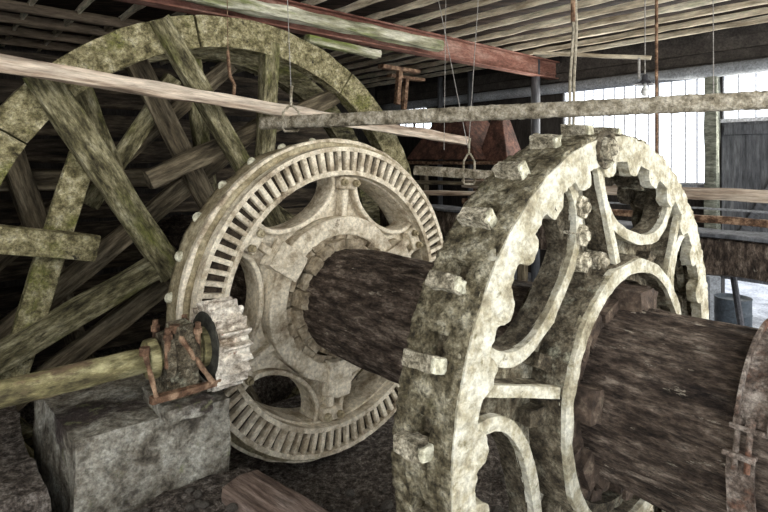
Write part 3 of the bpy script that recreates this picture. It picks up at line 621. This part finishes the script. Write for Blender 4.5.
# rubble around the foot of the cream gear
random.seed(21); SM = []
for k in range(6):
    me = stone_mesh(1, .8, .6, k); tmp = bpy.data.meshes.new('rubble_stone'); me.to_mesh(tmp); me.free(); tmp.materials.append(M['rubble']); SM.append(tmp)
cnt = 0
for k in range(150):
    e_ = random.uniform(-.75, 1.1); s_ = random.uniform(.10, 1.45)
    sz = random.uniform(.012, .042)
    o = bpy.data.objects.new('rubble_stone', SM[k % 6]); q = P(e_, .02+sz*.3, s_)
    mw = Matrix.Translation(q) @ Matrix.Rotation(random.uniform(0, 6.28), 4, 'Z') @ Matrix.Rotation(random.uniform(-.4, .4), 4, 'X') @ Matrix.Scale(sz, 4)
    link(o, None, mw); tag(o, 'small grey-brown rubble stone scattered on the ground below the gear ring', 'stone', 'rubble under the wheels'); cnt += 1

for k in range(60):
    e_ = random.uniform(-1.75, -.98); s_ = random.uniform(.40, .95); sz = random.uniform(.008, .028)
    o = bpy.data.objects.new('rubble_chip', SM[k % 6]); mw = Matrix.Translation(P(e_, EYE-1.49+sz*.4, s_)) @ Matrix.Rotation(random.uniform(0, 6.28), 4, 'Z') @ Matrix.Scale(sz, 4)
    link(o, None, mw); tag(o, 'small broken stone chip lying on the dark ledge below the concrete block', 'stone', 'stone chips on the ledge')

# ------------------------------------------------------------------ hanging bars, hooks, wires
def pt(x, y, Y): return Vector(((x-384)*Y/FPX, Y, EYE+(HZ-y)*Y/FPX))
A0, A1 = pt(-25, 59, 3.0), pt(466, 141, 6.0)
tag(timber('hanging_pole', A0, A1, .07, .10, 'rail', amp=.012), 'pale bleached wooden pole sloping across the timber wheel', 'pole')
B0, B1 = pt(262, 123.5, 4.35), pt(800, 98.5, 2.85)
def lumpy(a, b, w_, h_, m, amp, seed):
    x = (b-a).normalized(); z = (UP-x*UP.dot(x)).normalized(); y = z.cross(x); L = (b-a).length; n = int(L/.02); bm = bmesh.new(); rows = []
    for i in range(n+1):
        row = []
        for k in range(16):
            t = 2*pi*k/16; c, s_ = cos(t), sin(t); q = 1/max(abs(c), abs(s_))**.75
            p = Vector((-L/2+L*i/n, c*w_/2*q, s_*h_/2*q)); d = amp*noise.noise(p*24+Vector((seed, 0, 0)))+amp*.7*noise.noise(p*55); row.append(bm.verts.new(p+Vector((0, c, s_))*d))
        rows.append(row)
    for i in range(n):
        for k in range(16): bm.faces.new((rows[i][k], rows[i][(k+1) % 16], rows[i+1][(k+1) % 16], rows[i+1][k]))
    bm.faces.new(rows[0][::-1]); bm.faces.new(rows[-1])
    mw = Matrix(((x.x, y.x, z.x, 0), (x.y, y.y, z.y, 0), (x.z, y.z, z.z, 0), (0, 0, 0, 1))); mw.translation = (a+b)/2
    return obj('hanging_bar', bm, m, None, mw, smooth=True)
tag(lumpy(B0, B1, .085, .100, 'lump', .007, 3), 'long lumpy crusted bar crossing before the bright window', 'bar')
C0, C1 = pt(415, 170, 5.6), pt(520, 177, 5.0)
tag(timber('hanging_bar', C0, C1, .07, .095, 'lump', amp=.008), 'short pale bar hanging low in the iron stirrup beside the front wheel', 'bar')
def stirrup(label, x, y0, y1, Y, wpx, ytop):
    t = thing('hanging_stirrup', label, 'hook', Matrix.Translation(pt(x, y0, Y)), 'iron stirrups on wires'); I = Matrix.Identity(4)
    w_ = wpx*Y/FPX; h0 = pt(x, y0, Y); h1 = pt(x, y1, Y); a = h0.z; b = h1.z; f = .06
    pts = []
    for sg, zz in ((-.12, a), (-.5, a-.25*(a-b)), (-.5, b+.02), (-.4, b), (.4, b), (.5, b+.02), (.5, a-.25*(a-b)), (.12, a)): pts.append(Vector((h0.x+sg*w_, Y, zz)))
    bm = bmesh.new(); tube(bm, pts, .011, 8, True); obj('stirrup_loop', bm, 'lump', t, I)
    bm = bmesh.new(); tube(bm, [h0, h0+Vector((0, 0, .10)), h0+Vector((.01, 0, .16))], .011, 8); obj('stirrup_stem', bm, 'lump', t, I)
    bm = bmesh.new(); tube(bm, [h0+Vector((.0, 0, .14)), pt(ytop[0], ytop[1], Y)], .0035, 6); obj('wire', bm, 'wire', t, I)
    return t
stirrup('iron stirrup on a wire round the left end of the lumpy bar', 291, 106, 131, 4.22, 16, (287, -12))
stirrup('iron stirrup on wires holding the short low bar', 469, 154, 184, 5.28, 11, (479, -12))
bm = bmesh.new(); Yh = 4.3
tube(bm, [pt(228, 51, Yh), pt(228.5, 64, Yh), pt(230, 76, Yh), pt(234.5, 85, Yh), pt(233.5, 96, Yh), pt(232, 107, Yh)], .014, 8)
tube(bm, [pt(227, -14, Yh), pt(228, 52, Yh)], .0035, 6)
tag(obj('hanging_hook', bm, 'rust'), 'bent rusty hook on a wire over the pale pole', 'hook')
def wire(label, a, b, r=.0035, m='wire', name='hanging_wire', cat='wire', seg=6):
    bm = bmesh.new(); tube(bm, [a, (a+b)/2, b], r, seg); return tag(obj(name, bm, m), label, cat)
wire('thin wire slanting down to the low stirrup', pt(436, -12, 5.28), pt(468, 148, 5.28))
wire('thin vertical wire left of the low stirrup', pt(446, -10, 5.5), pt(444, 150, 5.5), .003)
wire('thin vertical wire in front of the grey wall, far right', pt(713, -20, 4.3), pt(713.5, 96, 3.2))
o = thing('rope_pair', 'doubled rope hanging before the left edge of the bright window', 'rope', Matrix.Translation(pt(572, 60, 3.7)))
for x0, x1 in ((572, 570), (575, 574)):
    bm = bmesh.new(); tube(bm, [pt(x0, -20, 3.75), pt(x0+1.5, 30, 3.75), pt(x1, 80, 3.75), pt(x1-.6, 131, 3.75)], .010, 6); obj('rope', bm, 'rope', o, Matrix.Identity(4))
bm = bmesh.new(); tube(bm, [pt(573, -20, 3.75), pt(573, 22, 3.75)], .017, 8); obj('rusty_hook', bm, 'rust', o, Matrix.Identity(4))
wire('thin rusty vertical rod in front of the bright window', pt(656.5, -20, 4.8), pt(656.5, 158, 4.8), .014, 'rust', 'rusty_rod', 'rod', 8)
# bar with bulb lamp
tag(timber('suspended_rail', pt(534, 53, 5.6), pt(651, 58, 4.9), .035, .035, 'joist', amp=.004), 'thin pale rail hung under the joists beside the bulb lamp', 'rail')
YL = 4.95
lp = thing('bulb_lamp', 'bare bulb under a flat dark enamel shade before the window', 'lamp', Matrix.Translation(pt(645, 84, YL)))
I = Matrix.Identity(4); c = pt(645, 84, YL)
def lathe_z(bm, c, prof, seg=24):
    rows = [[bm.verts.new(c+Vector((r*cos(2*pi*k/seg), r*sin(2*pi*k/seg), z))) for k in range(seg)] for r, z in prof]
    for i in range(len(rows)-1):
        for k in range(seg): bm.faces.new((rows[i][k], rows[i][(k+1) % seg], rows[i+1][(k+1) % seg], rows[i+1][k]))
bm = bmesh.new(); lathe_z(bm, c, [(.012, .09), (.022, .085), (.03, .04), (.05, .02), (.105, .0), (.105, -.004), (.05, .012), (.02, .02)]); obj('lamp_shade', bm, 'enamel', lp, I, smooth=True)
bm = bmesh.new(); lathe_z(bm, c, [(.015, .02), (.015, -.02), (.03, -.045), (.037, -.075), (.028, -.10), (.012, -.112), (.001, -.114)]); obj('bulb', bm, 'bulb', lp, I, smooth=True)
bm = bmesh.new(); tube(bm, [c+Vector((0, 0, .085)), Vector((c.x, c.y, ZJ+.02))], .005, 6); obj('cord', bm, 'wire', lp, I)
bm = bmesh.new(); tube(bm, [pt(639, 58, 4.95), pt(639, 79, 4.95)], .012, 6); obj('hanger', bm, 'wire', lp, I)

# ------------------------------------------------------------------ right background
tag(timber('wall_post', P(WALL_E-.12, .05, .385), P(WALL_E-.12, EYE+1.20, .385), .16, .15, 'post', up=DV, amp=.01), 'grey-green square post between the bright window and barn door', 'post')
eb, sb_, st0 = 2.28, 1.58, -2.9
tag(timber('frame_beam', P(eb, EYE-.685, st0), P(eb, EYE-.685, 2.9), .26, .27, 'shaft', amp=.014), 'thick brown timber beam passing behind the front wheel at right', 'beam')
tag(timber('capping_plank', P(eb, EYE-.53, st0), P(eb, EYE-.53, 2.9), .28, .035, 'door', amp=.01), 'grey mossy plank lying on the thick brown beam', 'plank')
tag(timber('rail_plank', P(4.0, EYE-.34, -2.4), P(4.0, EYE-.34, 2.9), .06, .12, 'rail', amp=.008), 'pale horizontal rail plank below the bright window', 'plank')
tag(timber('lower_rail', P(4.0, EYE-.60, -2.4), P(4.0, EYE-.60, 2.9), .05, .08, 'rust', amp=.006), 'rusty brown board below the pale rail plank', 'board')
tag(timber('thin_rail', P(4.1, EYE-.50, -2.4), P(4.1, EYE-.50, 2.9), .03, .02, 'pipe', amp=.002), 'thin grey metal rail crossing in front of the dark wall', 'rail')
for k, s_ in enumerate((-2.2, .45, 2.6)):
    tag(timber('rail_post', P(4.12, .05, s_), P(4.12, EYE-.2, s_), .11, .12, 'rust', up=DV, amp=.006), ['rusty post at the far end of the rail planks', 'rusty post under the rail planks beside the front wheel', 'rusty post at the near end of the rail planks'][k], 'post', 'posts carrying the rail planks')
tag(timber('beam_post', P(2.28, 0, 2.05), P(2.28, EYE-.90, 2.05), .15, .15, 'shaft', up=DV, amp=.008), 'brown timber post under the beam at the right edge', 'post')
tag(timber('beam_post', P(2.28, 0, -2.75), P(2.28, EYE-.90, -2.75), .15, .15, 'shaft', up=DV, amp=.008), 'brown timber post under the far end of the beam', 'post')
def barrel(label, q, r, h, grp=None):
    t = thing('barrel', label, 'barrel', Matrix.Translation(q), grp)
    bm = bmesh.new(); lathe_z(bm, q, [(.001, 0), (r*.97, 0), (r, .02), (r, h*.33), (r*1.03, h*.35), (r, h*.37), (r, h*.66), (r*1.03, h*.68), (r, h*.70), (r, h-.02), (r*1.03, h), (r*.95, h), (r*.95, h-.03), (.001, h-.03)], 32); obj('barrel_body', bm, 'barrel', t, I, smooth=True)
    return t
q = pt(733, 335, 5.5); q.z = .07
barrel('dark slate blue barrel standing behind the brown beam', q, .165, .52)
bm = bmesh.new(); tube(bm, [pt(733, 274, 3.9), pt(743, 338, 3.75)], .022, 8); tag(obj('leaning_bar', bm, 'enamel'), 'dark bar leaning in front of the blue barrel', 'bar')
rbox2 = []
q = pt(711, 300, 6.2); q.z = .07+.3
bm = bmesh.new(); box(bm, q, (.16, .16, .6)); tag(obj('metal_can', bm, 'pipe', bevel=.02), 'pale metal container beside the blue barrel', 'container')
# hoppers and chutes in the dark middle distance
def hopper(label, c, top, bot, h, m='hopper'):
    bm = bmesh.new(); T = [bm.verts.new(c+EV*(sx*top[0])+DV*(sy*top[1])+UP*h) for sx, sy in ((-1, -1), (1, -1), (1, 1), (-1, 1))]
    Bv = [bm.verts.new(c+EV*(sx*bot[0])+DV*(sy*bot[1])) for sx, sy in ((-1, -1), (1, -1), (1, 1), (-1, 1))]
    for i in range(4): bm.faces.new((T[i], T[(i+1) % 4], Bv[(i+1) % 4], Bv[i]))
    bm.faces.new(T); bm.faces.new(Bv[::-1]); return tag(obj('hopper', bm, m, bevel=.01), label, 'hopper', 'rusty hoppers in the dark corner')
q = P(4.55, EYE+.02, -2.9); hopper('rusty red hopper flaring downward right of the arched window', q, (.25, .22), (.55, .75), .75)
q = P(4.45, EYE+.0, -2.05); hopper('tall rusty hopper beside the corner post near the window', q, (.10, .10), (.22, .28), .62)
tag(timber('hopper_shelf', P(4.5, EYE-.03, -3.9), P(4.5, EYE-.03, -1.5), .9, .06, 'rust'), 'brown shelf carrying the rusty hoppers', 'shelf')
for k, s_ in enumerate((-3.7, -1.7)):
    tag(timber('shelf_post', P(4.5, 0, s_), P(4.5, EYE-.06, s_), .12, .12, 'darkwood', up=DV), ['dark post under the far end of the hopper shelf', 'dark post under the near end of the hopper shelf'][k], 'post', 'posts of the hopper shelf')
for k, (s_, e_) in enumerate(((-2.0, 5.3), (-3.5, 5.5), (-4.3, 5.55))):
    bm = bmesh.new(); cyl(bm, P(e_, .0, s_), P(e_, ZJ, s_), .05+.02*(k == 0), seg=14)
    tag(obj('vertical_pipe', bm, 'door', smooth=True), ['thick vertical grey pipe at the left end of the window', 'thin vertical grey pipe right of the arched window', 'thin vertical grey pipe next to the arched window'][k], 'pipe', 'vertical pipes on the dark wall')
for k, (e_, z_, s_, ln) in enumerate(((2.6, EYE-.42, -1.9, 1.4), (2.75, EYE-.62, -1.3, 1.2), (3.3, EYE-.33, -2.6, 2.0))):
    tag(timber('loose_plank', P(e_+.1, z_, s_-ln/2), P(e_+.45, z_+.02, s_+ln/2), .22, .05, 'rail' if k == 0 else 'darkwood', amp=.008), ['pale loose plank beside the rim of the cream gear', 'lower dark loose plank beside the rim of the cream gear', 'far loose plank under the short hanging bar'][k], 'plank', 'loose planks behind the gears')
# plank partition behind the timber wheel
random.seed(5)
for k in range(11):
    z_ = .2+.27*k; tag(timber('partition_board', P(-4.1, z_, -3.1+random.uniform(-.02, .02)), P(2.1, z_+random.uniform(-.02, .02), -3.1), .04, .215, 'partition', amp=.012), 'dark horizontal partition board behind the timber wheel, %s from the ground' % ordn[k], 'board', 'partition boards behind the timber wheel')
